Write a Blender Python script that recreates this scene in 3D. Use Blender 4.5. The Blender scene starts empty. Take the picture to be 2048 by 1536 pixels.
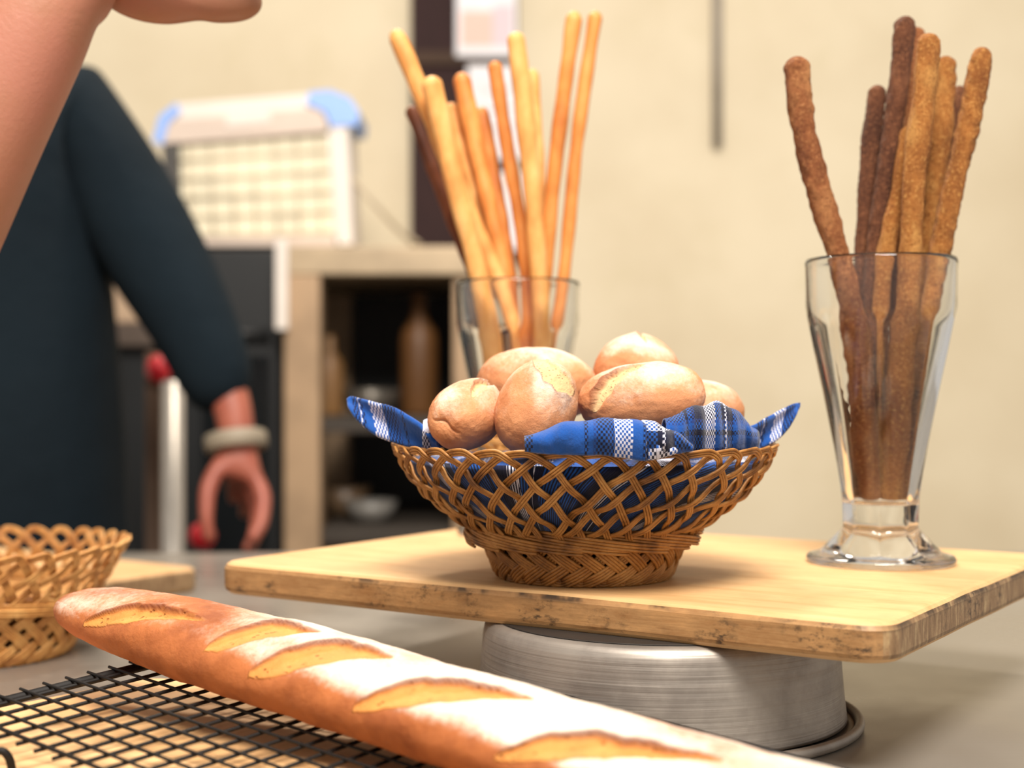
import bpy, math, random
import numpy as np
from mathutils import Vector, Matrix
random.seed(7)
rng = np.random.default_rng(7)
PI = math.pi
S = bpy.context.scene
C = S.collection

# ------------------------------------------------------------------ camera, world, lights, exposure
FPX = 2800.0            # focal length in pixels of the 2048 x 1536 frame
HY = 785.0              # row of the horizon
CZ = 1.03               # height of the lens above the floor
TZ = CZ - 0.178         # steel table top
BZ = CZ - 0.103         # top of the raised cutting board

def P(px, py, Y):
    """world point at depth Y that the photograph shows at (px, py)"""
    return Vector(((px - 1024) / FPX * Y, Y, CZ - (py - HY) / FPX * Y))

cam_d = bpy.data.cameras.new('camera')
cam = bpy.data.objects.new('camera', cam_d); C.objects.link(cam)
cam.location = (0, 0, CZ); cam.rotation_euler = (PI / 2, 0, 0)
cam_d.sensor_width = 36; cam_d.lens = FPX / 2048 * 36
cam_d.shift_y = (HY - 768) / 2048
cam_d.clip_start = 0.02
cam_d.dof.use_dof = True; cam_d.dof.focus_distance = 0.70; cam_d.dof.aperture_fstop = 5.1
S.camera = cam

S.view_settings.view_transform = 'Standard'; S.view_settings.look = 'None'
S.view_settings.gamma = 1.0; S.view_settings.use_curve_mapping = False
S.view_settings.exposure = 0.0
S.cycles.max_bounces = 14; S.cycles.transmission_bounces = 14; S.cycles.glossy_bounces = 5
S.cycles.diffuse_bounces = 4; S.cycles.transparent_max_bounces = 10
S.cycles.sample_clamp_indirect = 6.0; S.cycles.blur_glossy = 0.5
S.cycles.use_denoising = True

W = bpy.data.worlds.new('room_air'); S.world = W; W.use_nodes = True
W.node_tree.nodes['Background'].inputs[0].default_value = (1.0, 0.94, 0.87, 1)
W.node_tree.nodes['Background'].inputs[1].default_value = 0.56

def area(name, loc, target, size, power, col):
    d = bpy.data.lights.new(name, 'AREA'); d.shape = 'DISK'; d.size = size; d.energy = power; d.color = col
    o = bpy.data.objects.new(name, d); C.objects.link(o); o.location = loc
    o.rotation_euler = (Vector(target) - Vector(loc)).to_track_quat('-Z', 'Y').to_euler()
    return o
area('overhead_area_light', (-0.22, 1.9, 2.55), (0.05, 0.72, 0.95), 0.30, 25, (1.0, 0.90, 0.77))
area('overhead_area_light', (0.1, -0.2, 2.6), (-0.3, 3.0, 1.35), 0.9, 96, (1.0, 0.93, 0.84))  # added fill aimed at the back wall to brighten it, no known fixture

# ------------------------------------------------------------------ helpers
def lin(r, g, b):
    f = lambda v: (v / 255 / 12.92) if v / 255 <= 0.04045 else ((v / 255 + 0.055) / 1.055) ** 2.4
    return (f(r), f(g), f(b), 1)

class NT:
    def __init__(s, name):
        s.m = bpy.data.materials.new(name); s.m.use_nodes = True
        s.t = s.m.node_tree; s.b = s.t.nodes['Principled BSDF']; s.out = s.t.nodes['Material Output']
    def n(s, typ, props=None, **inp):
        nd = s.t.nodes.new(typ)
        for k, v in (props or {}).items(): setattr(nd, k, v)
        for k, v in inp.items():
            s.set(nd, int(k[1:]) if k[0] == 'i' and k[1:].isdigit() else k.replace('_', ' '), v)
        return nd
    def set(s, nd, key, v):
        sock = nd.inputs[key]
        if isinstance(v, bpy.types.NodeSocket): s.t.links.new(v, sock)
        else: sock.default_value = v
    def P(s, **kw):
        for k, v in kw.items(): s.set(s.b, k.replace('_', ' '), v)
        return s.m
    def obj(s): return s.n('ShaderNodeTexCoord').outputs['Object']
    def uv(s): return s.n('ShaderNodeTexCoord').outputs['UV']
    def map(s, vec, scale=(1, 1, 1), rot=(0, 0, 0), loc=(0, 0, 0)):
        return s.n('ShaderNodeMapping', Vector=vec, Scale=scale, Rotation=rot, Location=loc).outputs[0]
    def noise(s, vec, scale, detail=4, rough=0.55):
        return s.n('ShaderNodeTexNoise', Vector=vec, Scale=scale, Detail=detail, Roughness=rough).outputs[0]
    def ramp(s, fac, stops, interp='LINEAR'):
        nd = s.n('ShaderNodeValToRGB', i0=fac); cr = nd.color_ramp; cr.interpolation = interp
        while len(cr.elements) < len(stops): cr.elements.new(0.5)
        for e, (p, c) in zip(cr.elements, stops):
            e.position = p; e.color = c if len(c) == 4 else (*c, 1)
        return nd.outputs[0]
    def rng(s, v, a, b, c=0.0, d=1.0, smooth=True):
        nd = s.n('ShaderNodeMapRange', {'interpolation_type': 'SMOOTHSTEP' if smooth else 'LINEAR'})
        s.set(nd, 0, v); s.set(nd, 1, a); s.set(nd, 2, b); s.set(nd, 3, c); s.set(nd, 4, d)
        return nd.outputs[0]
    def mix(s, fac, a, b, mode='MIX'):
        nd = s.n('ShaderNodeMix', {'data_type': 'RGBA', 'blend_type': mode})
        s.set(nd, 0, fac); s.set(nd, 6, a); s.set(nd, 7, b)
        return nd.outputs[2]
    def math(s, op, a, b=0.0):
        nd = s.n('ShaderNodeMath', {'operation': op}); s.set(nd, 0, a); s.set(nd, 1, b)
        return nd.outputs[0]
    def attr(s, name): return s.n('ShaderNodeAttribute', {'attribute_name': name}).outputs['Fac']
    def bump(s, h, dist, strength=1.0):
        nd = s.n('ShaderNodeBump', Height=h, Distance=dist, Strength=strength)
        s.t.links.new(nd.outputs[0], s.b.inputs['Normal'])

def plain(name, col, rough=0.6, metal=0.0, var=0.12, scale=12):
    m = NT(name); f = m.noise(m.obj(), scale)
    c = m.mix(m.rng(f, 0.3, 0.7), tuple(v * (1 - var) for v in col[:3]) + (1,), tuple(min(1, v * (1 + var)) for v in col[:3]) + (1,))
    return m.P(Base_Color=c, Roughness=rough, Metallic=metal)

def tag(o, label=None, cat=None, group=None, kind=None):
    if label: o['label'] = label
    if cat: o['category'] = cat
    if group: o['group'] = group
    if kind: o['kind'] = kind
    return o

def thing(name, label, cat, loc=(0, 0, 0), rotz=0.0, group=None):
    o = bpy.data.objects.new(name, None); C.objects.link(o); o.empty_display_size = 0.02
    o.location = loc; o.rotation_euler = (0, 0, rotz)
    return tag(o, label, cat, group)

def mk(name, V, F, mat, parent=None, smooth=True, uv=None, attrs=None, local=False):
    """link one mesh object; V in world space unless local (then in the parent's space)"""
    V = np.asarray(V, float)
    me = bpy.data.meshes.new(name)
    me.from_pydata([tuple(v) for v in V.tolist()], [], F)
    me.update()
    if smooth: me.polygons.foreach_set('use_smooth', [True] * len(me.polygons))
    if uv is not None:
        uv = np.asarray(uv, float)
        li = np.empty(len(me.loops), dtype=np.int32); me.loops.foreach_get('vertex_index', li)
        l = me.uv_layers.new(name='UVMap'); l.data.foreach_set('uv', uv[li].ravel())
    for k, a in (attrs or {}).items():
        at = me.attributes.new(k, 'FLOAT', 'POINT'); at.data.foreach_set('value', np.asarray(a, np.float32).ravel())
    me.materials.append(mat)
    o = bpy.data.objects.new(name, me); C.objects.link(o)
    if parent is not None:
        o.parent = parent
        if not local:
            bpy.context.view_layer.update()
            o.matrix_parent_inverse = parent.matrix_world.inverted()
    return o

def origin_to(o, loc, rotz=0.0):
    """move a top-level mesh's origin without moving its shape"""
    M = Matrix.Translation(Vector(loc)) @ Matrix.Rotation(rotz, 4, 'Z')
    o.data.transform(M.inverted()); o.matrix_world = M
    return o

def gridF(nu, nv, wu=False, wv=False, off=0):
    F = []
    for i in range(nu if wu else nu - 1):
        for j in range(nv if wv else nv - 1):
            a = i * nv + j; b = ((i + 1) % nu) * nv + j
            c = ((i + 1) % nu) * nv + (j + 1) % nv; d = i * nv + (j + 1) % nv
            F.append((a + off, b + off, c + off, d + off))
    return F

class MB:
    """collects pieces of ONE part into one mesh"""
    def __init__(s): s.V = []; s.F = []; s.U = []; s.n = 0
    def add(s, V, F, uv=None):
        V = np.asarray(V, float)
        s.V.append(V); s.F += [tuple(i + s.n for i in f) for f in F]; s.n += len(V)
        s.U.append(np.asarray(uv, float) if uv is not None else np.zeros((len(V), 2)))
        return s
    def box(s, c, size, rotz=0.0, bev=0.0):
        hx, hy, hz = (v / 2 for v in size); b = min(bev, hx * .9, hy * .9, hz * .9)
        if b <= 0:
            V = [(x, y, z) for x in (-hx, hx) for y in (-hy, hy) for z in (-hz, hz)]
            F = [(0, 1, 3, 2), (4, 6, 7, 5), (0, 4, 5, 1), (2, 3, 7, 6), (0, 2, 6, 4), (1, 5, 7, 3)]
        else:
            rings = []
            for z, ins in ((-hz, b), (-hz + .3 * b, .3 * b), (-hz + b, 0), (hz - b, 0), (hz - .3 * b, .3 * b), (hz, b)):
                ring = []
                for cx, cy, a0 in ((hx - b, hy - b, 0), (-hx + b, hy - b, 90), (-hx + b, -hy + b, 180), (hx - b, -hy + b, 270)):
                    for k in range(4):
                        a = math.radians(a0 + 30 * k); rr = max(b - ins, 0.0)
                        ring.append((cx + rr * math.cos(a), cy + rr * math.sin(a), z))
                rings.append(ring)
            n = 16; V = [p for r in rings for p in r]
            F = [f for f in gridF(6, n, False, True)]
            F = [tuple(reversed(f)) for f in F]
            F.append(tuple(reversed(range(n)))); F.append(tuple(range(5 * n, 6 * n)))
        cr, sr = math.cos(rotz), math.sin(rotz)
        V = [(c[0] + x * cr - y * sr, c[1] + x * sr + y * cr, c[2] + z) for x, y, z in V]
        return s.add(V, F)
    def tube(s, pts, rad, n=8, flat=1.0, caps=True):
        V, F, U = tube(pts, rad, n, flat, caps); return s.add(V, F, U)
    def build(s, name, mat, parent=None, smooth=True, local=False, uv=False):
        return mk(name, np.concatenate(s.V), s.F, mat, parent, smooth, np.concatenate(s.U) if uv else None, local=local)

def tube(pts, rad, n=8, flat=1.0, caps=True):
    pts = np.asarray(pts, float); m = len(pts)
    rad = np.full(m, rad) if np.isscalar(rad) else np.asarray(rad, float)
    T = np.gradient(pts, axis=0); T /= np.linalg.norm(T, axis=1)[:, None] + 1e-12
    up = np.array([0, 0, 1.0]) if abs(T[0][2]) < .9 else np.array([1.0, 0, 0])
    N = np.zeros_like(pts); v = up - T[0] * (up @ T[0]); N[0] = v / np.linalg.norm(v)
    for i in range(1, m):
        v = N[i - 1] - T[i] * (N[i - 1] @ T[i]); N[i] = v / (np.linalg.norm(v) + 1e-12)
    B = np.cross(T, N); a = np.linspace(0, 2 * PI, n, endpoint=False)
    V = pts[:, None] + rad[:, None, None] * (np.cos(a)[None, :, None] * N[:, None] + flat * np.sin(a)[None, :, None] * B[:, None])
    V = V.reshape(-1, 3); F = gridF(m, n, False, True)
    L = np.concatenate([[0], np.cumsum(np.linalg.norm(np.diff(pts, axis=0), axis=1))])
    U = np.stack(np.broadcast_arrays(L[:, None], (a * rad.mean())[None, :]), -1).reshape(-1, 2)
    if caps:
        F.append(tuple(range(n - 1, -1, -1)) if False else tuple(range(n))); F.append(tuple((m - 1) * n + k for k in range(n - 1, -1, -1)))
    return V, F, U

def lathe(prof, n=48, c=(0, 0, 0), mod=None, closed=False):
    """prof: (r, z) list. mod(theta, r, z, k) returns a radius factor"""
    V = []
    for k, (r, z) in enumerate(prof):
        for i in range(n):
            t = 2 * PI * i / n; rr = r * (mod(t, r, z, k) if mod else 1.0)
            V.append((c[0] + rr * math.cos(t), c[1] + rr * math.sin(t), c[2] + z))
    F = gridF(len(prof), n, closed, True)
    F = [tuple(reversed(f)) for f in F]
    return V, F

def spline(pts, n):
    pts = np.asarray(pts, float); m = len(pts)
    d = np.concatenate([[0], np.cumsum(np.linalg.norm(np.diff(pts, axis=0), axis=1))]); d /= d[-1]
    out = []
    ext = np.vstack([2 * pts[0] - pts[1], pts, 2 * pts[-1] - pts[-2]])
    for t in np.linspace(0, 1, n):
        i = min(np.searchsorted(d, t, 'right') - 1, m - 2); u = (t - d[i]) / (d[i + 1] - d[i] + 1e-12)
        p0, p1, p2, p3 = ext[i:i + 4]
        out.append(.5 * (2 * p1 + (p2 - p0) * u + (2 * p0 - 5 * p1 + 4 * p2 - p3) * u * u + (3 * p1 - p0 - 3 * p2 + p3) * u ** 3))
    return np.array(out)

def sstep(x, a, b):
    t = np.clip((x - a) / (b - a + 1e-12), 0, 1); return t * t * (3 - 2 * t)

def lumps(X, scale, seed, octaves=3):
    """smooth pseudo noise from random waves"""
    r = np.random.default_rng(seed); out = np.zeros(len(X)); amp = 1.0
    for o in range(octaves):
        for _ in range(5):
            k = r.normal(size=3); k *= scale * (2 ** o) / np.linalg.norm(k)
            out += amp * np.sin(X @ k + r.uniform(0, 2 * PI)) / 5
        amp *= .5
    return out

# ------------------------------------------------------------------ materials
def wood_mat(name, light, mid, dark, stain=0.5, rough=0.55):
    m = NT(name); o = m.obj()
    g1 = m.noise(m.map(o, (2.5, 22, 22)), 3.0, 6, .62)
    g2 = m.noise(m.map(o, (9, 260, 260)), 1.6, 3, .6)
    blot = m.noise(m.map(o, (1, 1.6, 1)), 14, 5, .65)
    base = m.ramp(g1, [(0.25, mid), (0.52, light), (0.78, tuple(v * .93 for v in light[:3]))])
    base = m.mix(m.rng(g2, .52, .75, 0, .3), base, mid)
    base = m.mix(m.rng(blot, .45, .7, 0, .35), base, mid)
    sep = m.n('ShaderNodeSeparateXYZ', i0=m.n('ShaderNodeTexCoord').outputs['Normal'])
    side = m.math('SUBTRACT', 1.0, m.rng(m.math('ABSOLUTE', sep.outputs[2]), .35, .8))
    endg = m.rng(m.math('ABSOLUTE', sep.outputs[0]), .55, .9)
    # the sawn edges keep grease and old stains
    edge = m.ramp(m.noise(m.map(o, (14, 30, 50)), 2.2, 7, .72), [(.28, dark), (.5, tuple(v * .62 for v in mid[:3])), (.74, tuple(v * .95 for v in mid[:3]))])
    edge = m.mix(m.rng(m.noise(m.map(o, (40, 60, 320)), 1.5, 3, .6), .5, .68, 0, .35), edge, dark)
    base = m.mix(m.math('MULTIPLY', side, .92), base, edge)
    endc = m.ramp(m.noise(m.map(o, (10, 90, 20)), 3, 5, .7), [(.32, lin(104, 78, 52)), (.52, lin(140, 110, 78)), (.7, lin(178, 152, 112))])
    base = m.mix(m.math('MULTIPLY', endg, side), base, endc)
    spots = m.math('MULTIPLY', m.rng(blot, .48, .6), m.rng(m.noise(m.map(o, (1, 1, 2)), 130, 5, .75), .46, .62))
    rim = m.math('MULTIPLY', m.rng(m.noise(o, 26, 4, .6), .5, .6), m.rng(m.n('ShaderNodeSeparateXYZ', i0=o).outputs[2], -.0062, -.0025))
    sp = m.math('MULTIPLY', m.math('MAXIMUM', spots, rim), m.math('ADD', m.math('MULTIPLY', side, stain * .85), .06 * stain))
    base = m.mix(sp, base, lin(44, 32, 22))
    m.bump(m.math('ADD', g1, g2), .0005, .4)
    return m.P(Base_Color=base, Roughness=rough)

M_BOARD = wood_mat('pale_board_wood', lin(214, 172, 120), lin(194, 144, 90), lin(130, 84, 40), 1.0)
M_BOARD2 = wood_mat('warm_board_wood', lin(222, 178, 126), lin(205, 155, 100), lin(170, 120, 72), .2)
M_STEEL = NT('brushed_table_steel')
_o = M_STEEL.obj()
_f = M_STEEL.noise(M_STEEL.map(_o, (2, 2, 2)), 3.5, 5, .6)
_f2 = M_STEEL.noise(M_STEEL.map(_o, (6, 700, 6)), 1, 2, .5)
M_STEEL.bump(_f2, .0002, .25)
M_STEEL = M_STEEL.P(Base_Color=M_STEEL.mix(_f, lin(140, 134, 126), lin(172, 165, 155)), Metallic=.6, Roughness=M_STEEL.rng(_f, .3, .7, .26, .42))
M_ALU = NT('spun_aluminium')
_o = M_ALU.obj()
_f = M_ALU.noise(M_ALU.map(_o, (4, 4, 330)), 1.0, 3, .6)
_g = M_ALU.noise(_o, 22, 5, .65)
M_ALU.bump(_f, .0009, .5)
M_ALU = M_ALU.P(Base_Color=M_ALU.mix(M_ALU.rng(_g, .35, .7), lin(146, 138, 130), lin(174, 165, 155)), Metallic=.75, Roughness=M_ALU.rng(_f, .3, .7, .46, .58))
M_BLACK = plain('black_wire_coating', (.010, .008, .007, 1), .6)
M_BLACK.node_tree.nodes['Principled BSDF'].inputs['Specular IOR Level'].default_value = .25

def cane_mat(name, a, b, d):
    m = NT(name); o = m.obj()
    f = m.noise(o, 55, 3, .6); g = m.noise(m.map(o, (1, 1, 2)), 420, 3, .6)
    c = m.ramp(f, [(.3, d), (.48, a), (.7, b)])
    c = m.mix(m.rng(g, .5, .72, 0, .45), c, d)
    m.bump(g, .0003, .5)
    return m.P(Base_Color=c, Roughness=.48, Specular_IOR_Level=.45)
M_CANE = cane_mat('honey_brown_cane', lin(160, 108, 50), lin(188, 138, 76), lin(98, 60, 26))
M_CANE2 = cane_mat('light_golden_cane', lin(206, 148, 82), lin(226, 176, 108), lin(168, 108, 52))

def bread_mat(name, crust, dark, crumb, flour_amt=1.0, fscale=60, pore=250.0):
    m = NT(name); o = m.obj()
    n1 = m.noise(o, 38, 5, .6); n2 = m.noise(o, fscale * 6, 5, .75); n3 = m.noise(o, fscale * .55, 4, .6)
    c = m.ramp(n1, [(.3, dark), (.55, crust), (.75, tuple(v * 1.12 for v in crust[:3]))])
    fl = m.math('MULTIPLY', m.attr('flour'), flour_amt)
    spk = m.math('ADD', m.math('MULTIPLY', n2, .55), m.math('MULTIPLY', n3, .75))
    mask = m.rng(m.math('ADD', spk, m.math('MULTIPLY', fl, .62)), .72, 1.42)
    c = m.mix(m.math('MULTIPLY', mask, .86), c, lin(238, 226, 208))
    pores = m.rng(m.n('ShaderNodeTexVoronoi', Vector=m.map(o, (1, 1, 1.6)), Scale=pore, Randomness=1.0).outputs[0], .10, .30)
    pores = m.math('MAXIMUM', pores, m.rng(m.noise(o, 75, 3), .42, .56))
    cr = m.mix(pores, tuple(v * .45 for v in crumb[:3]) + (1,), m.ramp(m.noise(o, 90, 3), [(.3, tuple(v * .8 for v in crumb[:3])), (.7, crumb)]))
    c = m.mix(m.attr('cut'), c, cr)
    c = m.mix(m.attr('lip'), c, lin(108, 48, 20))
    h = m.math('ADD', m.math('MULTIPLY', n2, .6), m.math('MULTIPLY', pores, m.math('MULTIPLY', m.attr('cut'), .8)))
    m.bump(h, .0016, .7)
    return m.P(Base_Color=c, Roughness=.62, Specular_IOR_Level=.32, Subsurface_Weight=.06, Subsurface_Radius=(.006, .003, .0015), Subsurface_Scale=.6)
M_BAG = bread_mat('floured_baguette_crust', lin(180, 106, 58), lin(140, 74, 36), lin(222, 148, 76), 1.0, 60)
M_ROLL = bread_mat('floured_roll_crust', lin(208, 142, 96), lin(186, 116, 72), lin(232, 192, 140), .95, 75, 520.0)

def stick_mat(name, base, dark, light, crumbs):
    m = NT(name); o = m.obj()
    n1 = m.noise(m.map(o, (1, 1, .5)), 45, 4, .6); n2 = m.noise(o, 520 if crumbs else 420, 5, .8)
    c = m.ramp(n1, [(.3, dark), (.52, base), (.75, light)])
    if crumbs:
        c = m.mix(m.rng(n2, .53, .64, 0, .95), c, light); c = m.mix(m.rng(n2, .36, .46, .9, 0), c, dark)
        m.bump(n2, .0030, 1.0)
    else:
        c = m.mix(m.rng(n2, .62, .72, 0, .5), c, dark)
        m.bump(n2, .0004, .5)
    return m.P(Base_Color=c, Roughness=.7 if crumbs else .5, Specular_IOR_Level=.3)
M_GRI = stick_mat('golden_breadstick', lin(220, 160, 92), lin(194, 126, 64), lin(236, 188, 122), False)
M_GRI_B = stick_mat('amber_breadstick', lin(204, 130, 64), lin(170, 94, 40), lin(222, 158, 90), False)
M_GRI_D = stick_mat('dark_breadstick', lin(112, 62, 34), lin(80, 40, 22), lin(140, 84, 50), False)
M_CRU = stick_mat('brown_crumbed_breadstick', lin(160, 96, 54), lin(112, 60, 32), lin(204, 142, 88), True)
M_CRU_B = stick_mat('amber_crumbed_breadstick', lin(186, 118, 54), lin(134, 76, 30), lin(224, 166, 92), True)
M_CRU_D = stick_mat('dark_crumbed_breadstick', lin(112, 66, 40), lin(74, 40, 24), lin(160, 104, 68), True)

M_GLASS = NT('clear_pressed_glass')
M_GLASS = M_GLASS.P(Base_Color=(.985, .99, .985, 1), Roughness=.0, IOR=1.47, Transmission_Weight=1.0)

def plaid():
    m = NT('blue_plaid_cotton'); sep = m.n('ShaderNodeSeparateXYZ', i0=m.uv())
    blue, navy, white, mid = lin(24, 76, 152), lin(16, 20, 46), lin(206, 206, 222), lin(30, 54, 114)
    stops = [(0, blue), (.40, navy), (.43, blue), (.47, mid), (.50, navy), (.64, white), (.78, blue), (.86, navy), (.90, white), (.92, navy)]
    def stripe(s):
        fr = m.math('FRACT', m.math('DIVIDE', s, .062)); return m.ramp(fr, stops, 'CONSTANT')
    a, b = stripe(sep.outputs[0]), stripe(sep.outputs[1])
    chk = m.n('ShaderNodeTexChecker', Vector=m.map(m.uv(), (1, 1, 0)), Scale=950.0).outputs[1]
    c = m.mix(chk, a, b)
    fuzz = m.noise(m.uv(), 900, 3, .7)
    fl = m.rng(m.noise(m.map(m.uv(), (1, 1, 1)), 70, 5, .8), .66, .8, 0, .55)
    c = m.mix(fl, c, lin(226, 222, 216))
    m.bump(m.math('ADD', m.math('MULTIPLY', chk, .5), fuzz), .0007, .7)
    return m.P(Base_Color=c, Roughness=.9, Specular_IOR_Level=.15, Sheen_Weight=.25)
M_CLOTH = plaid()

def skin_mat(name, a, b):
    m = NT(name); o = m.obj(); f = m.noise(o, 14, 4); g = m.noise(o, 320, 4)
    m.bump(g, .0006, .4)
    return m.P(Base_Color=m.mix(m.rng(f, .35, .68), a, b), Roughness=.5, Subsurface_Weight=.12, Subsurface_Radius=(.01, .004, .002), Subsurface_Scale=.5)
M_SKIN = skin_mat('tan_skin', lin(154, 106, 78), lin(168, 110, 90))
M_SKIN2 = skin_mat('warm_skin', lin(146, 76, 60), lin(160, 90, 70))

def wall_mat():
    m = NT('cream_wall_paint'); o = m.obj()
    f = m.noise(o, 2.2, 5, .55)
    g = m.noise(o, 6, 4, .6)
    c = m.ramp(f, [(.3, lin(220, 203, 170)), (.6, lin(234, 219, 188))])
    c = m.mix(m.rng(g, .58, .72, 0, .25), c, lin(214, 199, 160))
    return m.P(Base_Color=c, Roughness=.55)
M_WALL = wall_mat()

# ------------------------------------------------------------------ the setting
def struct(name, mb, mat, smooth=False):
    o = mb.build(name, mat, None, smooth); o['kind'] = 'structure'; return o
struct('wall_back', MB().box((0, 3.28, 1.4), (5.6, .12, 2.8)), M_WALL)
struct('floor', MB().box((0, 1.6, -.03), (5.6, 4.4, .06)), plain('grey_floor_tile', lin(120, 108, 94), .5))

# ------------------------------------------------------------------ steel table
t = thing('work_table', 'long brushed steel work table under all the bread', 'table', (-.1, 1.0, 0))
MB().box((-.1, .92, TZ - .02), (2.6, 1.28, .04), 0, .004).build('table_top', M_STEEL, t, False)
for sx in (-1.3, 1.1):
    for sy in (.36, 1.48):
        MB().tube([(sx, sy, 0.0), (sx, sy, TZ - .04)], .02, 12).build('leg', M_STEEL, t)

# ------------------------------------------------------------------ pan and raised board
pc = (.0805, .766)
HP = .0556
t = thing('cake_pan', 'upturned round aluminium cake pan under the raised cutting board', 'pan', (pc[0], pc[1], TZ))
prof = [(0.0005, HP), (.05, HP), (.088, HP), (.0925, HP - .0008), (.0952, HP - .003), (.0962, HP - .007), (.0985, .02), (.1000, .006), (.1003, .0045),
        (.0995, .0045), (.0975, .02), (.0950, HP - .007), (.0935, HP - .004), (.0900, HP - .002), (.05, HP - .0012), (.0005, HP - .0012)]
V, F = lathe(prof, 128)
mk('pan_body', V, F, M_ALU, t, local=True)
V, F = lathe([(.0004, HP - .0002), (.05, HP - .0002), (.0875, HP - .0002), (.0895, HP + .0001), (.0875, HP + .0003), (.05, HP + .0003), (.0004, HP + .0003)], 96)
mk('shade_disc', V, F, plain('shade_dark_aluminium', lin(58, 52, 48), .6, .5), t, local=True)['label'] = 'dark disc on the pan base standing in for the shade under the board'  # shade under the board put into the colour of this disc
V, F = lathe([(.0990, .0012), (.1062, .0010), (.1062, .0018), (.0990, .0030)], 128, closed=True)
mk('flange', V, F, M_ALU, t, local=True)
prof = [(.1067 + .0026 * math.cos(a), .0030 + .0029 * math.sin(a)) for a in np.linspace(0, 2 * PI, 14, endpoint=False)]
V, F = lathe(prof, 128, closed=True)
mk('rolled_rim', V, F, M_ALU, t, local=True)

b_ang = math.atan2(-.553, .833)
ex = Vector((math.cos(b_ang), math.sin(b_ang), 0)); ey = Vector((-math.sin(b_ang), math.cos(b_ang), 0))
corner = Vector((-.182, .855, BZ)); BL, BW, BT = .420, .322, .0192
bc = corner + ex * BL / 2 + ey * BW / 2
def board_mesh(L, Wd, T, r=.016, e=.0035, seed=1, nseg=60):
    # rounded rectangle outline with worn, slightly wavy edges
    out = []
    def line(a, b, n): return [(a[0] + (b[0] - a[0]) * k / n, a[1] + (b[1] - a[1]) * k / n) for k in range(n)]
    hx, hy = L / 2, Wd / 2
    def arc(cx, cy, a0): return [(cx + r * math.cos(math.radians(a0 + 90 * k / 8)), cy + r * math.sin(math.radians(a0 + 90 * k / 8))) for k in range(8)]
    out += line((-hx + r, -hy), (hx - r, -hy), nseg) + arc(hx - r, -hy + r, 270) + line((hx, -hy + r), (hx, hy - r), nseg) + arc(hx - r, hy - r, 0)
    out += line((hx - r, hy), (-hx + r, hy), nseg) + arc(-hx + r, hy - r, 90) + line((-hx, hy - r), (-hx, -hy + r), nseg) + arc(-hx + r, -hy + r, 180)
    O = np.array(out); n = len(O)
    V = []; r_ = np.random.default_rng(seed)
    lvl = [(0, e * .7), (.10 * T, e * .15), (.2 * T, 0), (.5 * T, 0), (.78 * T, 0), (.9 * T, e * .3), (.97 * T, e * .75), (T, e * 1.5)]
    for z, ins in lvl:
        w = ins + .0005 * lumps(np.c_[O * 40, np.full(n, z * 90)], 1.0, seed)
        sc = np.stack([1 - w / hx, 1 - w / hy], 1)
        zz = z - T + (.0006 * lumps(np.c_[O * 30, np.zeros(n)], 1.0, seed + 5) if z > .85 * T and z < T else 0)
        V.append(np.c_[O * sc, np.broadcast_to(zz, n)])
    V = np.concatenate(V); F = [tuple(reversed(f)) for f in gridF(len(lvl), n, False, True)]
    F = [tuple(reversed(f)) for f in F]
    F.append(tuple(reversed(range(n)))); F.append(tuple(range((len(lvl) - 1) * n, len(lvl) * n)))
    return V, F
V, F = board_mesh(BL, BW, BT)
o = mk('cutting_board', V, F, M_BOARD, smooth=False)
o.location = bc; o.rotation_euler = (0, 0, b_ang)
tag(o, 'thick worn wooden cutting board raised on the upturned cake pan', 'cutting board')

# board on the table at left rear
d1 = Vector((-.82, .57, 0)); d2 = Vector((-.57, -.82, 0)); cr = Vector((-.279, 1.262, TZ + .0205))
V, F = board_mesh(.44, .30, .02, seed=3)
o = mk('cutting_board', V, F, M_BOARD2, smooth=False)
o.location = cr + d1 * .22 + d2 * .15; o.rotation_euler = (0, 0, math.atan2(d1.y, d1.x))
tag(o, 'blurred wooden cutting board lying on the steel table behind the golden basket', 'cutting board')

# ------------------------------------------------------------------ cooling rack, its board and the baguette
GS = .01264
GI = np.array([0.60756447, 0.79264625, 0.05076751]); GJ = np.array([0.79345297, -0.60279913, -0.0840571])
GI /= np.linalg.norm(GI); GJ -= GI * (GI @ GJ); GJ /= np.linalg.norm(GJ)
GN = np.cross(GJ, GI); GN = GN if GN[2] > 0 else -GN
GO = np.array([-16.54408105, 47.46372656, -11.71431899]) * GS + np.array([0, 0, CZ])
SJ = GS * 1.019
def G(i, j, h=0.0): return GO + GI * i * GS + GJ * j * SJ + GN * h

# wooden board lying under the rack
e0 = Vector((-.2588, .740, TZ + .0152)); u1 = Vector((.607, .795, 0)).normalized(); u2 = Vector((u1.y, -u1.x, 0))
V, F = board_mesh(.34, .33, .015, seed=4)
o = mk('cutting_board', V, F, M_BOARD2, smooth=False)
o.location = e0 + u1 * (.087 - .17) + u2 * .165; o.rotation_euler = (0, 0, math.atan2(u2.y, u2.x))
o.rotation_euler = (0, 0, math.atan2(u1.y, u1.x))
tag(o, 'wooden cutting board seen through the black wire cooling rack', 'cutting board')

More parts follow.
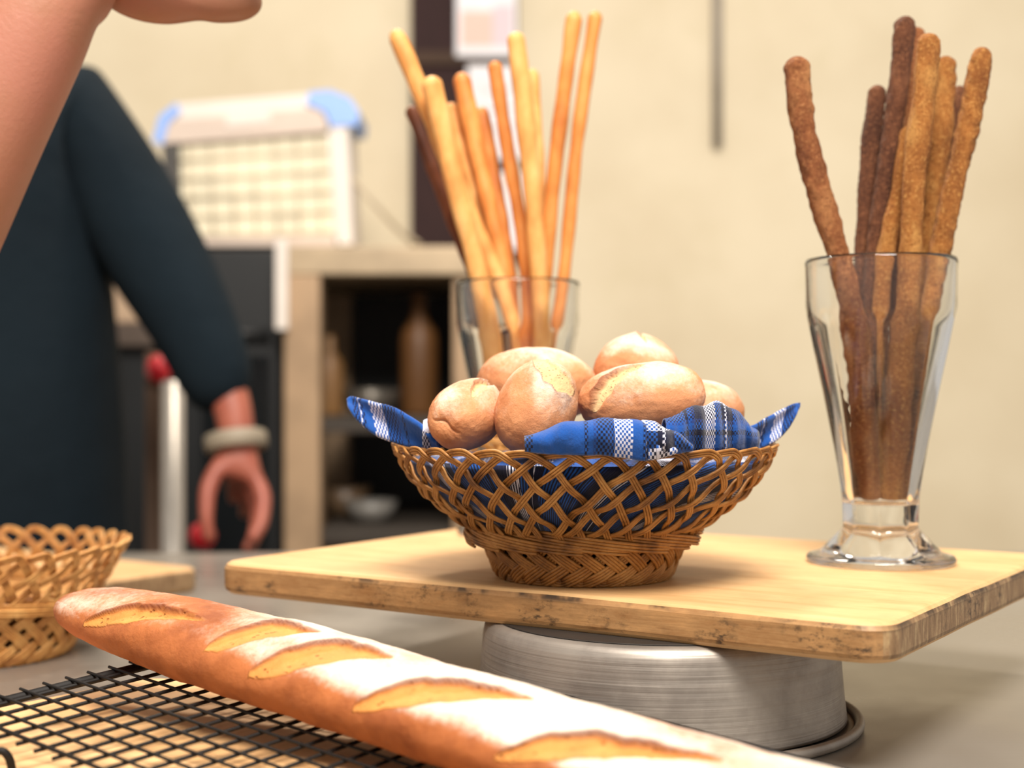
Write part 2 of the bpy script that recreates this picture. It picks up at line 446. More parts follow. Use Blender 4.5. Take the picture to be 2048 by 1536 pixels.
J0, J1, I1 = -4.45, 31.5, 16.5
t = thing('cooling_rack', 'black wire cooling rack holding the baguette over a wooden board', 'cooling rack', tuple(G(0, 0)))
RW = .00095
for k in range(0, 17):
    a, b = G(k, J0 - .25, 0), G(k, J1 + .25, 0)
    if k in (0, 16): continue
    MB().tube(spline([a, G(k, 10, -.0003), b], 24), RW * .82, 8).build('long_wire', M_BLACK, t)
for j in range(-4, 32):
    MB().tube([G(-.28, j, -RW * 1.9), G(8, j, -RW * 1.9), G(I1 + .28, j, -RW * 1.9)], RW * 1.02, 8).build('cross_wire', M_BLACK, t)
for k in (0, I1):
    MB().tube([G(k, J0 - .25, 0), G(k, J1 + .25, 0)], RW * (1.0 if k == 0 else 1.9), 10).build('edge_rail', M_BLACK, t)
for j in (J0, J1):
    MB().tube([G(-.25, j, -.003), G(I1 + .25, j, -.003)], RW * 2.6, 10).build('end_rail', M_BLACK, t)
def foot(i, j, zb):
    p0 = G(i, j, -.002); q = np.array(p0); q2 = q.copy(); q2[2] = zb + .0021
    m_ = G(i - 1.2, j, -.002); m2 = np.array(m_); m2[2] = zb + .0021
    mid = (q2 + m2) / 2; mid[2] = zb + .0021
    MB().tube(spline([p0, (q + q2) / 2, q2 + (0, 0, .003), mid, m2 + (0, 0, .003), (np.array(m_) + m2) / 2, m_], 30), RW * 1.8, 8).build('foot', M_BLACK, t)
foot(15.6, -3.5, TZ); foot(15.6, 29, TZ); foot(1.4, 29, TZ)
hook = [P(-28, 1560, .60), P(-14, 1512, .60), P(4, 1502, .60), P(18, 1516, .601), P(24, 1540, .603), P(30, 1575, .606)]
MB().tube(spline(hook, 24), RW * 1.9, 8).build('folding_leg', M_BLACK, t)

def baguette():
    a, b = .0330, .0198; ic = 8.6
    t0, t1 = -.1265, .372
    nt, nf = 820, 176
    tt = np.linspace(0, 1, nt); tv = t0 + (t1 - t0) * (.5 - .5 * np.cos(PI * tt)) * .35 + (t1 - t0) * tt * .65
    ph = np.linspace(-PI, PI, nf, endpoint=False)
    T, PH = np.meshgrid(tv, ph, indexing='ij'); T = T.ravel(); PH = PH.ravel(); D = np.degrees(PH)
    dl = T - t0; dr = t1 - T
    end = lambda d, L: np.sqrt(np.clip(1 - np.clip(1 - d / L, 0, 1) ** 2.3, 0, 1))
    tap = end(dl, .058) * end(dr, .06) * (1 - .30 * np.exp(-(dl / .10) ** 2))
    tap = np.maximum(tap, .004)
    slashes = [([-76, -62, -49, -26, 2], [14, 40, 60, 67, 66], [4, 13, 24, 45, 63]),
               ([19, 28, 35, 48, 64], [34, 66, 93, 97, 95], [24, 27, 38, 64, 92]),
               ([53, 63, 75, 87, 114], [19, 52, 77, 89, 88], [10, 13, 27, 46, 84]),
               ([119, 129, 143, 163, 192], [17, 42, 66, 81, 88], [8, 15, 28, 50, 84]),
               ([197, 211, 228, 253, 282], [13, 42, 63, 70, 78], [5, 14, 28, 50, 74]),
               ([278, 292, 309, 331, 358], [13, 42, 63, 72, 80], [5, 14, 28, 48, 74])]
    cut = np.zeros_like(T); lip = np.zeros_like(T); dz = np.zeros_like(T); ear = np.zeros_like(T)
    wob = 1.5 * np.sin(T * 330) + .7 * np.sin(T * 790 + 1)
    tm = T * 1000
    for X, U, L in slashes:
        x0, x1 = X[0], X[-1]
        s = np.clip((tm - x0) / (x1 - x0), 0, 1); ins = (tm > x0) & (tm < x1)
        env = np.sin(PI * s) ** .6 * ins
        u = np.interp(tm, X, U) + wob * env; l = np.interp(tm, X, L) + .6 * wob * env
        w = np.maximum(u - l, .5); v = (D - l) / w
        inside = sstep(v, -.02, .08) * (1 - sstep(v, .93, 1.0)) * ins * sstep(w, 2.0, 6.0)
        cut = np.maximum(cut, inside)
        dz -= .0022 * inside * env * sstep(v, 0, .6) * (1 - .6 * sstep(v, .75, 1.0))
        dd = D - u
        band = np.exp(-((dd + .4) / 1.9) ** 2) * np.sqrt(env)
        lip = np.maximum(lip, band * (dd > -4))
        raise_ = sstep(dd, -3.0, 1.5) * np.exp(-np.clip(dd, 0, None) / 34.0) * env
        dz += .0024 * raise_
        below = np.exp(-((D - l + 14) / 16.0) ** 2) * env
        dz += .0012 * below
    X3 = np.stack([T, a * np.cos(PH), b * np.sin(PH)], 1)
    dz += .0009 * lumps(X3, 70, 3) + .0003 * lumps(X3, 400, 5)
    y = -a * np.cos(PH) * tap; z = b * np.sin(PH) * tap * (1.02 - .22 * np.clip(T / .37, 0, 1))
    z = np.where(z < -.012, -.012 + (z + .012) * .5, z)           # settled on the rack
    nr = np.stack([-np.cos(PH) / a, np.sin(PH) / b], 1); nr /= np.linalg.norm(nr, axis=1)[:, None]
    dz *= sstep(tap, .05, .6)
    y += nr[:, 0] * dz; z += nr[:, 1] * dz
    bend = .0016 * np.sin((T + .1) * 13)
    zlo = z.min()
    base = GO + GI * ic * GS
    V = base + T[:, None] * GJ + (y + bend)[:, None] * GI + (z - zlo + RW * .9)[:, None] * GN
    F = gridF(nt, nf, False, True)
    F.append(tuple(range(nf))); F.append(tuple((nt - 1) * nf + k for k in range(nf - 1, -1, -1)))
    up = sstep(D, -6, 52) * (1 - sstep(D, 150, 178))
    patch = lumps(X3 * np.array([.6, 1, 1]), 75, 9)
    flour = np.clip(up * 1.25 * (.72 + .5 * np.clip(T / .2, 0, 1)) + .55 * patch - .22 - .62 * (1 - up), -.5, 1.4) * (1 - cut) * sstep(dl, .0, .03)
    flour = np.clip(flour + .22 * (patch > .5) * sstep(D, -35, 0) * (D < 150), -.5, 1.2)
    o = mk('baguette', V, F, M_BAG, attrs={'cut': cut, 'lip': np.clip(lip, 0, 1) * .9, 'flour': flour})
    origin_to(o, tuple(base))
    return tag(o, 'long floured baguette with slashed crust across the black cooling rack', 'bread')
baguette()

# ------------------------------------------------------------------ wicker baskets
BU = np.array([0, .25, .5, .75, .92, 1.0]); BR = np.array([.0585, .0735, .0885, .0995, .1042, .1055]); BH = np.array([.0235, .0345, .0465, .0600, .0700, .0735])
def basket_parts(t, mat, BR=BR, BH=BH, wr=.0612, wh=.0250, f0=.0468, f1=.0560, fh=.0222, N=36, N2=26, fat=.92, A=.64):
    def bowl(th, u, off):
        r = np.interp(u, BU, BR); h = np.interp(u, BU, BH)
        du = 1e-2; tr = np.interp(np.minimum(u + du, 1), BU, BR) - np.interp(np.maximum(u - du, 0), BU, BR); tz = np.interp(np.minimum(u + du, 1), BU, BH) - np.interp(np.maximum(u - du, 0), BU, BH)
        n = np.stack([tz, -tr], 1); n /= np.linalg.norm(n, axis=1)[:, None]
        R_ = r + n[:, 0] * off; Z_ = h + n[:, 1] * off
        return np.stack([R_ * np.cos(th), R_ * np.sin(th), Z_], 1), np.stack([n[:, 0] * np.cos(th), n[:, 0] * np.sin(th), n[:, 1]], 1)
    r_ = np.random.default_rng(11)
    dlt = 2 * PI / N
    m = MB()
    for k in range(N):
        s = np.linspace(-1.0, 1.0, 84); th0 = dlt * k + r_.normal(0, .012)
        u = 1 - (np.sqrt(s * s + .03) - .1732) / (math.sqrt(1.03) - .1732); lean = -.15 * (1 - np.abs(s))
        th = th0 + A * s * (1.0 + .04 * r_.normal()) - lean
        w = .0013 * np.cos(PI * 2 * A * np.abs(s) / dlt) * np.where(s < 0, 1, -1) * np.clip(np.abs(s) * 6, 0, 1) + .0012 * np.exp(-(s / .12) ** 2)
        c, n = bowl(th, np.clip(u, 0, 1), w)
        T = np.gradient(c, axis=0); T /= np.linalg.norm(T, axis=1)[:, None]
        side = np.cross(n, T)
        for e in (-1, 0, 1):
            pts = c + side * e * .00150 * fat + n * (r_.normal(0, .00012))
            m.tube(pts, .00080 * fat + r_.uniform(-.00006, .00006), 7)
    m.build('woven_bowl', mat, t, local=True)
    # twisted rim round the waist
    m = MB()
    for k in range(16):
        a = np.linspace(0, 2 * PI * .42, 60) + k * 2 * PI / 16
        f = np.linspace(0, 1, 60); q = PI * (1.15 - 1.5 * f)
        r = wr + .0040 * np.cos(q) + .0010 * r_.normal(); z = wh + .0050 * np.sin(q)
        for e in (-1, 0, 1):
            m.tube(np.stack([(r + .0006 * e) * np.cos(a), (r + .0006 * e) * np.sin(a), z + e * .0017], 1), .00092, 6)
    m.build('braided_waist', mat, t, local=True)
    # herringbone foot
    m = MB(); A2 = .62; d2_ = 2 * PI / N2
    for k in range(N2):
        s = np.linspace(-1, 1, 46); th = d2_ * k + A2 * s + r_.normal(0, .01)
        u = np.abs(s) ** 1.35
        r = f0 + (f1 - f0) * u ** .8; h = .0016 + fh * u
        w = .0013 * np.cos(PI * A2 * np.abs(s) / d2_ + PI / 4) * np.where(s < 0, 1, -1) + .0006
        c = np.stack([(r + w) * np.cos(th), (r + w) * np.sin(th), h], 1)
        n = np.stack([np.cos(th) * .93, np.sin(th) * .93, -.36 * np.ones_like(th)], 1)
        T = np.gradient(c, axis=0); T /= np.linalg.norm(T, axis=1)[:, None]; side = np.cross(n, T)
        for e in (-1.5, -.5, .5, 1.5):
            pts = c + side * e * .00165; pts[:, 2] = np.maximum(pts[:, 2], .0009)
            m.tube(pts, .00092, 6)
    m.build('plaited_foot', mat, t, local=True)
    V, F = lathe([(.0005, wh - .0040), (.05, wh - .0040), (wr - .002, wh - .0015), (wr - .002, wh + .0010), (.05, wh - .0020), (.0005, wh - .0020)], 48)
    mk('basket_bottom', V, F, mat, t, local=True)
bx, by = .0402, .785
t = thing('wicker_basket', 'brown wicker basket of rolls standing on the raised cutting board', 'basket', (bx, by, BZ), .05)
basket_parts(t, M_CANE)
t = thing('wicker_basket', 'golden wicker basket behind the end of the baguette', 'basket', (-.372, .955, TZ), .4)
basket_parts(t, M_CANE2, np.array([.0850, .0900, .0950, .1000, .1040, .1060]), np.array([.038, .047, .056, .065, .072, .0755]), .0850, .0400, .0660, .0830, .0370, 34, 30, 1.25, .42)

# ------------------------------------------------------------------ napkin
m = MB()
nu, nv = 96, 44
V = []; U = []
for i in range(nu):
    th = 2 * PI * i / nu
    for j in range(nv):
        f = j / (nv - 1)
        if f < .45:                                  # bunched cloth under the rolls
            q = f / .45; r = .0005 + .0925 * q; h = .069 - .010 * q ** 3 + .0025 * math.sin(5 * th + 9 * q) * q
        else:                                        # over the edge and down the inside of the weave
            q = (f - .45) / .55; u = .86 - .86 * q
            r = float(np.interp(u, BU, BR)) - .0042 - .0010 * math.sin(9 * th + 5 * q) ; h = float(np.interp(u, BU, BH)) + .0012
        V.append((bx + r * math.cos(th), by + r * math.sin(th), BZ + h))
        a = th + .55; rr = .02 + .11 * f
        U.append((rr * math.cos(a) * 1.5 + .030, .0345 + .004 * math.sin(3 * th) if f > .45 else rr * math.sin(a)))  # lining wall held in the navy stripe: shade behind the weave put into colour
m.add(V, gridF(nu, nv, True, False), U)
def rimY(px):
    Y = .70
    for _ in range(6):
        dx = (px - 1024) / FPX * Y - bx; Y = by - math.sqrt(max(.1046 ** 2 - dx * dx, 1e-5))
    return Y
def leaf(rows, thick, u0, v0, sgn=1, nseg=28, curl=.0):
    """rows: (px, py, half height in px, Y): a folded point of cloth"""
    A = spline([(p[0], p[1], p[2] * 1.0) for p in rows], 40); Ys = np.interp(np.linspace(0, 1, 40), np.linspace(0, 1, len(rows)), [p[3] for p in rows])
    V = []; U = []; L = 0; prev = None
    for (px, py, hh), Y in zip(A, Ys):
        hh = max(hh, 2.0); c = P(px, py, Y)
        if prev is not None: L += (c - prev).length
        prev = c
        for k in range(nseg):
            a = 2 * PI * k / nseg; sc = FPX / Y
            yy = thick * math.sin(a) * (abs(math.sin(a)) ** -.3 if abs(math.sin(a)) > 1e-3 else 1) * min(1, hh / 14)
            zz = hh / sc * math.cos(a)
            yy += .0035 * math.sin(2.2 * zz * sc / max(hh, 1) + L * 60) * min(1, hh / 20)
            V.append((c.x + curl * zz, c.y + yy, c.z + zz)); U.append((u0 + sgn * L, v0 + zz * .5 + .02 * math.sin(a) * 0))
    F = gridF(40, nseg, False, True)
    F.append(tuple(range(nseg))); F.append(tuple(39 * nseg + k for k in range(nseg)))
    m.add(V, F, U)
# left point: tip to base
leaf([(696, 806, 9, .772), (708, 815, 22, .770), (732, 830, 31, .766), (762, 841, 36, .762), (800, 853, 36, .756), (838, 867, 26, .750), (876, 886, 10, .746)], .0034, .0659, .012, -1, curl=-.25)
# right point
leaf([(1598, 810, 4, .785), (1578, 834, 23, .782), (1553, 852, 30, .778), (1522, 868, 29, .772), (1490, 878, 24, .765), (1450, 885, 20, .758)], .0036, .0245, .012, 1, curl=.2)
# folded flap lying over the front rim
def flap(cols, u0, v0, back=.03, wr=.0012):
    """cols: (px, top, bottom, Y): sheet that hangs from a ridge: front face, ridge, back face"""
    A = spline([(p[0], p[1], p[2]) for p in cols], 56); Ys = np.interp(np.linspace(0, 1, 56), np.linspace(0, 1, len(cols)), [p[3] for p in cols])
    V = []; U = []; L = 0; prev = None; ns = 30
    for (px, top, bot), Y in zip(A, Ys):
        c = P(px, (top + bot) / 2, Y); H = max((bot - top), 2) / FPX * Y
        if prev is not None: L += (c - prev).length
        prev = c
        for k in range(ns):
            q = k / (ns - 1) * 1.5                     # 0..1 front, 1..1.5 back
            if q < 1:
                yy = -.0065 * math.sin(PI * min(q * .9 + .1, 1)) * min(1, H / .012) + .004 * q ** 4; zz = -H / 2 + H * (1 - (1 - q) ** 1.6)
            else:
                z2 = (q - 1) * 2; yy = .004 + back * z2; zz = H / 2 - H * .55 * z2 ** 1.5
            yy += wr * math.sin(L * 420 + q * 3) + .6 * wr * math.sin(L * 900 + 1.3)
            zz += wr * .8 * math.sin(L * 310 + 2) * q
            V.append((c.x, c.y + yy, c.z + zz)); U.append((u0 + L, v0 + q * H * .9))
    m.add(V, gridF(56, ns), U)
flap([(1050, 876, 903, .6835), (1085, 862, 906, .6810), (1130, 848, 908, .6790), (1180, 842, 910, .6775), (1230, 839, 913, .6770), (1270, 840, 919, .6770), (1291, 848, 922, .6775)], -.0042, .002, .022, .0006)
flap([(1286, 845, 921, .6790), (1312, 842, 917, .6795), (1335, 858, 910, .6800), (1360, 872, 905, .681), (1384, 888, 900, .683)], .047, .030, .010, .0011)
flap([(1296, 880, 918, .6770), (1318, 884, 916, .6770), (1342, 888, 909, .678), (1362, 892, 902, .680)], .052, .045, .004, .0008)
flap([(1330, 842, 905, rimY(1330) + .008), (1368, 824, 903, rimY(1368) + .010), (1405, 812, 902, rimY(1405) + .012), (1440, 806, 902, rimY(1440) + .016), (1466, 816, 901, rimY(1466) + .018), (1490, 838, 901, rimY(1490) + .02), (1516, 862, 901, rimY(1512) + .02)], .012, .020, .02, .0010)
# cloth behind the left roll
flap([(846, 846, 895, .748), (862, 838, 895, .752), (884, 846, 895, .756), (905, 870, 896, .76)], .04, .034, .012, .0012)
_k = 0
for _i, _v in enumerate(m.V):                          # fine creases all over the loose cloth
    if _i: m.V[_i] = _v + np.stack([lumps(_v, 260, 60 + _i, 3) * .0004, lumps(_v, 240, 80 + _i, 3) * .0012, lumps(_v, 300, 90 + _i, 3) * .0006], 1)
o = m.build('napkin', M_CLOTH, None, True, uv=True)
sd = o.modifiers.new('cloth_thickness', 'SOLIDIFY'); sd.thickness = .0009; sd.offset = 0
origin_to(o, (bx, by, BZ + .03))
tag(o, 'blue and white plaid cotton napkin lining the brown basket', 'napkin')

# ------------------------------------------------------------------ rolls
def roll(px, py, Y, semi, axis, up, label, slash=(0.0, 0.0, .7, .22), seed=1, plump=.9, dimple=None):
    na, nf = 120, 140
    al = np.linspace(0, PI, na); ph = np.linspace(0, 2 * PI, nf, endpoint=False)
    AL, PH = (q.ravel() for q in np.meshgrid(al, ph, indexing='ij'))
    sg = lambda v, p: np.sign(v) * np.abs(v) ** p
    x = sg(np.cos(AL), .92); rr = np.abs(np.sin(AL)) ** plump
    y = rr * np.cos(PH); z = rr * np.sin(PH)
    D = np.stack([x, y, z], 1)
    x0, yaw, ln, wd = slash
    cx, sx = math.cos(yaw), math.sin(yaw)
    a = (x - x0) * cx + y * sx; c = -(x - x0) * sx + y * cx
    c = c + .12 * (a / ln) ** 2
    top = sstep(z, .15, .4)
    wv = wd * np.sqrt(np.clip(1 - (a / ln) ** 2, 0, 1)) * (1 + .12 * np.sin(a * 17 + seed))
    v = c / np.maximum(wv, 1e-3)
    ins = (1 - sstep(np.abs(v), .78, 1.0)) * top * (np.abs(a) < ln)
    env = np.clip(1 - (a / ln) ** 2, 0, 1) ** .5 * top
    dz = -.11 * ins * env * (.45 + .55 * sstep(v, -1, .9))
    e = v - 1
    ear = (e > -.05) * np.exp(-np.clip(e, 0, None) * wv / .16) * env
    dz += .085 * ear
    lo = (v < -.95) * np.exp(-np.clip(-v - 1, 0, None) * wv / .18) * env
    dz += .03 * lo
    lip = np.exp(-((v - 1.02) * wv / .028) ** 2) * env * .75
    if dimple:
        y0, z0, w_ = dimple; end_ = sstep(-x, .35, .7)
        zc_ = z0 + .05 * np.sin(y * 9 + 1) - .5 * (y - y0) ** 2; g_ = np.exp(-((z - zc_) / .045) ** 2) * np.exp(-((y - y0) / w_) ** 4) * end_
        dz -= .05 * g_ + .05 * np.exp(-(((z - zc_) / .22) ** 2 + ((y - y0) / (w_ * 1.3)) ** 2)) * end_; lip = np.maximum(lip, .32 * g_)
    dz += .034 * lumps(D, 3.2, seed) + .012 * lumps(D, 14, seed + 3) + .004 * lumps(D, 40, seed + 4)
    S3 = np.array(semi); q = D * S3 * (1 + dz)[:, None]
    ax = Vector(axis).normalized(); upv = Vector(up); upv = (upv - ax * upv.dot(ax)).normalized(); sd_ = upv.cross(ax)
    R_ = np.array([list(ax), list(sd_), list(upv)]).T
    ctr = P(px, py, Y); V = q @ R_.T
    wn = D @ R_.T
    flour = np.clip(.55 * wn[:, 2] + .25 * D[:, 2] + .42 * lumps(D, 4.5, seed + 9) + .02, -.5, 1.1) * (1 - ins * .8)
    F = gridF(na, nf, False, True)
    o = mk('bread_roll', V, F, M_ROLL, attrs={'cut': ins, 'lip': lip, 'flour': flour})
    o.location = ctr
    return tag(o, label, 'bread roll', 'floured rolls in the napkin-lined basket')
roll(1074, 752 + 18, .812, (.0350, .0235, .0212), (1, .1, -.06), (0, .5, 1), 'wide smooth bread roll at the back, in front of the golden breadsticks', (0.1, .15, .6, .1), 21)
roll(1273, 746, .822, (.0300, .0252, .0225), (.25, 1, .05), (.1, -.1, 1), 'reddish-brown round bread roll at the top of the heap', (-.1, .3, .5, .06), 22)
roll(1404, 822, .800, (.0260, .0200, .0170), (.8, .6, -.05), (0, .2, 1), 'yellowish bread roll half hidden behind the plaid cloth ridge', (0, .3, .5, .1), 23)
roll(934, 830, .742, (.0265, .0182, .0180), (.42, .85, .22), (.25, -.55, .8), 'smallest bread roll, dimpled at the end, nearest the left point of the napkin', (.25, .12, .72, .17), 24, dimple=(0.0, .12, .42))
roll(1074, 817, .732, (.0262, .0206, .0205), (.36, .25, .86), (.25, -.95, .4), 'pale upright bread roll split open at its top, in the middle front', (.58, 1.25, .70, .26), 25)
roll(1283, 797, .745, (.0345, .0192, .0186), (.98, -.05, .10), (-.1, -.85, .75), 'long oval bread roll with a curved slash, resting behind the front fold of cloth', (-.42, .95, .70, .17), 26)

# ------------------------------------------------------------------ sundae glasses
def sundae_glass(loc, label, rot):
    t = thing('sundae_glass', label, 'glass', loc, rot, 'tall breadstick glasses')
    outer = [(.0005, .0015), (.036, .0015), (.0425, .0004), (.0440, .0014), (.0444, .0030), (.0440, .0046), (.0410, .0053), (.0376, .0063), (.0348, .0088), (.0316, .0122), (.0276, .0165), (.0232, .0210), (.0226, .0236),
             (.0226, .0268), (.0228, .0320), (.0234, .0420), (.0250, .0540), (.0272, .0660), (.0302, .0820), (.0334, .0980), (.0368, .1140), (.0402, .1300), (.0428, .1430), (.0441, .1500),
             (.0446, .1545), (.0447, .1600), (.0449, .1700), (.0451, .1800), (.0450, .1828), (.0445, .1836)]
    inner = [(.0437, .1830), (.0434, .1800), (.0429, .1700), (.0421, .1560), (.0406, .1460), (.0374, .1300), (.0338, .1140), (.0302, .0980), (.0266, .0820), (.0231, .0660), (.0204, .0540), (.0184, .0440), (.0172, .0390), (.0158, .0362), (.008, .0352), (.0005, .0352)]
    no = len(outer)
    def mod(th, r, z, k):
        if k < no:
            if .022 < z < .152:
                w = min(1, (z - .022) / .01) * min(1, (.152 - z) / .008); c = abs(math.cos(4 * th)); return 1 - .060 * w * (1 - c) ** 1.3 + .012 * w
            if .005 < z <= .022:
                w = min(1, (z - .005) / .004) * min(1, (.0235 - z) / .003); return 1 - .08 * w * (1 - abs(math.cos(4 * th))) ** 1.4
            return 1
        if .045 < z < .150: return 1 - .015 * (1 - abs(math.cos(4 * th)))
        return 1
    def dense(pr, n):
        q = spline([(a, b, 0) for a, b in pr], n); return [(max(a, .0004), b) for a, b, _ in q]
    o_, i_ = dense(outer, 90), dense(inner, 60); no = len(o_)
    V, F = lathe(o_ + i_, 128, mod=mod)
    n = 128
    F.append(tuple(range(n))); F.append(tuple((len(o_) + len(i_) - 1) * n + k for k in range(n - 1, -1, -1)))
    mk('glass_body', V, F, M_GLASS, t, local=True)
    return t
GR = Vector(((1761 - 1024) / FPX * .848, .848, BZ)); GL = Vector(((1036 - 1024) / FPX * 1.02, 1.02, BZ))
sundae_glass(GR, 'tall clear sundae glass holding the brown crumbed breadsticks', .12)
sundae_glass(GL, 'tall clear sundae glass behind the basket holding golden breadsticks', .3)

# ------------------------------------------------------------------ breadsticks
IN_H = np.array([.0352, .0360, .0390, .0440, .054, .066, .082, .098, .114, .13, .146, .156, .17, .184]); IN_R = np.array([.006, .0145, .0162, .0175, .0197, .0223, .0258, .0292, .0327, .0362, .0394, .0413, .0421, .0430])
def bundle(specs, gc, mats, crumb, name, grp):
    n = 26; chains = []; rads = []
    for sp in specs:
        pts, wpx, Y, mi, lab = sp[:5]; yb = sp[5] if len(sp) > 5 else Y
        A = spline([(a, b, 0) for a, b in pts], n)
        Yv = np.linspace(Y, gc.y + (yb - gc.y) * .35, n)
        q = np.array([P(A[i, 0], A[i, 1], Yv[i]) for i in range(n)])
        r = wpx / 2 / FPX * Y
        chains.append(q); rads.append(r)
    K = len(chains); X = np.array(chains); X0 = X.copy()
    f = np.linspace(0, 1, n); R = np.array([[r * (1 - .16 * t_) for t_ in f] for r in rads])
    for it in range(260):
        for a in range(K):
            for b in range(a + 1, K):
                d = X[a][:, None, :] - X[b][None, :, :]; dist = np.linalg.norm(d, axis=2)
                j = dist.argmin(1); dm = dist[np.arange(n), j]; ov = (R[a] + R[b][j]) * .97 - dm
                idx = np.where(ov > 0)[0]
                for i in idx:
                    v = d[i, j[i]]; v = v * np.array([.55, 1.0, .15]); v /= np.linalg.norm(v) + 1e-9
                    X[a, i] += v * ov[i] * .3; X[b, j[i]] -= v * ov[i] * .3
        h = X[:, :, 2] - gc.z; rmax = np.interp(h, IN_H, IN_R, right=9.0) - R * 1.02; rmax = np.where(h > .182, 9.0, np.maximum(rmax, .001))
        dx = X[:, :, 0] - gc.x; dy = X[:, :, 1] - gc.y; rr = np.hypot(dx, dy) + 1e-9; k = np.minimum(1, rmax / rr)
        X[:, :, 0] = gc.x + dx * k; X[:, :, 1] = gc.y + dy * k
        X[:, :, 2] = np.maximum(X[:, :, 2], gc.z + .0358 + R * .3)
        pull = np.linspace(.12, .01, n)[None, :, None] * np.array([1.0, .15, 1.0])
        X += (X0 - X) * pull
        X[:, 1:-1] = X[:, 1:-1] * .7 + .15 * (X[:, :-2] + X[:, 2:])
    for k, sp in enumerate(specs):
        q = spline(X[k], 150); L = len(q); s = np.linspace(0, 1, L)
        rad = np.interp(s, f, R[k]); dt = np.concatenate([[0], np.cumsum(np.linalg.norm(np.diff(q, axis=0), axis=1))])
        cap = np.sqrt(np.clip(1 - (1 - np.clip(dt / (rad[0] * 1.15), 0, 1)) ** 2, .0009, 1)); cap2 = np.sqrt(np.clip(1 - (1 - np.clip((dt[-1] - dt) / (rad[-1] * .6), 0, 1)) ** 2, .0009, 1))
        # finer rings at the tip
        extra = np.linspace(0, rad[0] * 1.15, 14)[:-1]; q = np.vstack([np.stack([np.interp(extra, dt, q[:, c]) for c in range(3)], 1), q[dt > rad[0] * 1.15]])
        rb = rad[0] * np.sqrt(np.clip(1 - (1 - extra / (rad[0] * 1.15)) ** 2, .0016, 1)); keep = dt > rad[0] * 1.15
        rad2 = np.concatenate([rb, (rad * cap2)[keep]])
        s2 = np.linspace(0, 1, len(q)); rad2 = rad2 * (1 + .045 * np.sin(s2 * 23 + k * 2) + .035 * np.sin(s2 * 51 + k))
        V, F, U = tube(q, rad2, 30)
        c = np.repeat(q, 30, axis=0); d = V - c
        amp = (.12 if crumb else .018)
        nn = lumps(V - V.mean(0), 900 if crumb else 260, k + 40, 3)
        V = c + d * (1 + amp * nn)[:, None]
        o = mk(name, V, F, mats[sp[3]])
        origin_to(o, tuple(X[k, -1]))
        tag(o, sp[4], 'breadstick', grp)
bundle([
    ([(1593, 112), (1600, 230), (1620, 320), (1645, 410), (1675, 500), (1705, 610), (1722, 760), (1730, 1006)], 51, .826, 0, 'bent brown crumbed breadstick leaning far out left over the glass rim'),
    ([(1858, 66), (1850, 180), (1830, 330), (1822, 500), (1812, 640), (1795, 800), (1785, 1006)], 49, .822, 1, 'golden-brown crumbed breadstick standing foremost in the middle of the glass'),
    ([(1966, 94), (1945, 220), (1905, 380), (1878, 510), (1850, 680), (1806, 1006)], 45, .836, 1, 'crumbed breadstick leaning furthest right out of the right glass'),
    ([(1812, 32), (1800, 150), (1776, 330), (1752, 480), (1742, 640), (1738, 1006)], 42, .856, 2, 'tallest dark crumbed breadstick in the right glass'),
    ([(1892, 112), (1888, 230), (1870, 370), (1852, 520), (1835, 700), (1795, 1006)], 43, .866, 1, 'crumbed breadstick with a pale tip just left of the right-leaning one'),
    ([(1756, 170), (1745, 260), (1732, 400), (1727, 520), (1722, 700), (1726, 1006)], 38, .872, 2, 'short thin dark crumbed breadstick with a pointed tip'),
    ([(1824, 250), (1800, 380), (1776, 480), (1764, 560), (1758, 700), (1762, 1006)], 38, .842, 1, 'amber crumbed breadstick mostly hidden behind the foremost one'),
    ([(1834, 55), (1828, 180), (1812, 340), (1796, 500), (1780, 700), (1775, 960)], 34, .884, 0, 'crumbed breadstick peeping out behind the tallest dark one'),
    ([(1920, 172), (1912, 250), (1892, 400), (1868, 540), (1830, 760), (1790, 960)], 34, .890, 2, 'crumbed breadstick whose tip shows in the gap before the right-leaning one'),
], GR, [M_CRU, M_CRU_B, M_CRU_D], True, 'breadstick', 'crumbed breadsticks in the right glass')
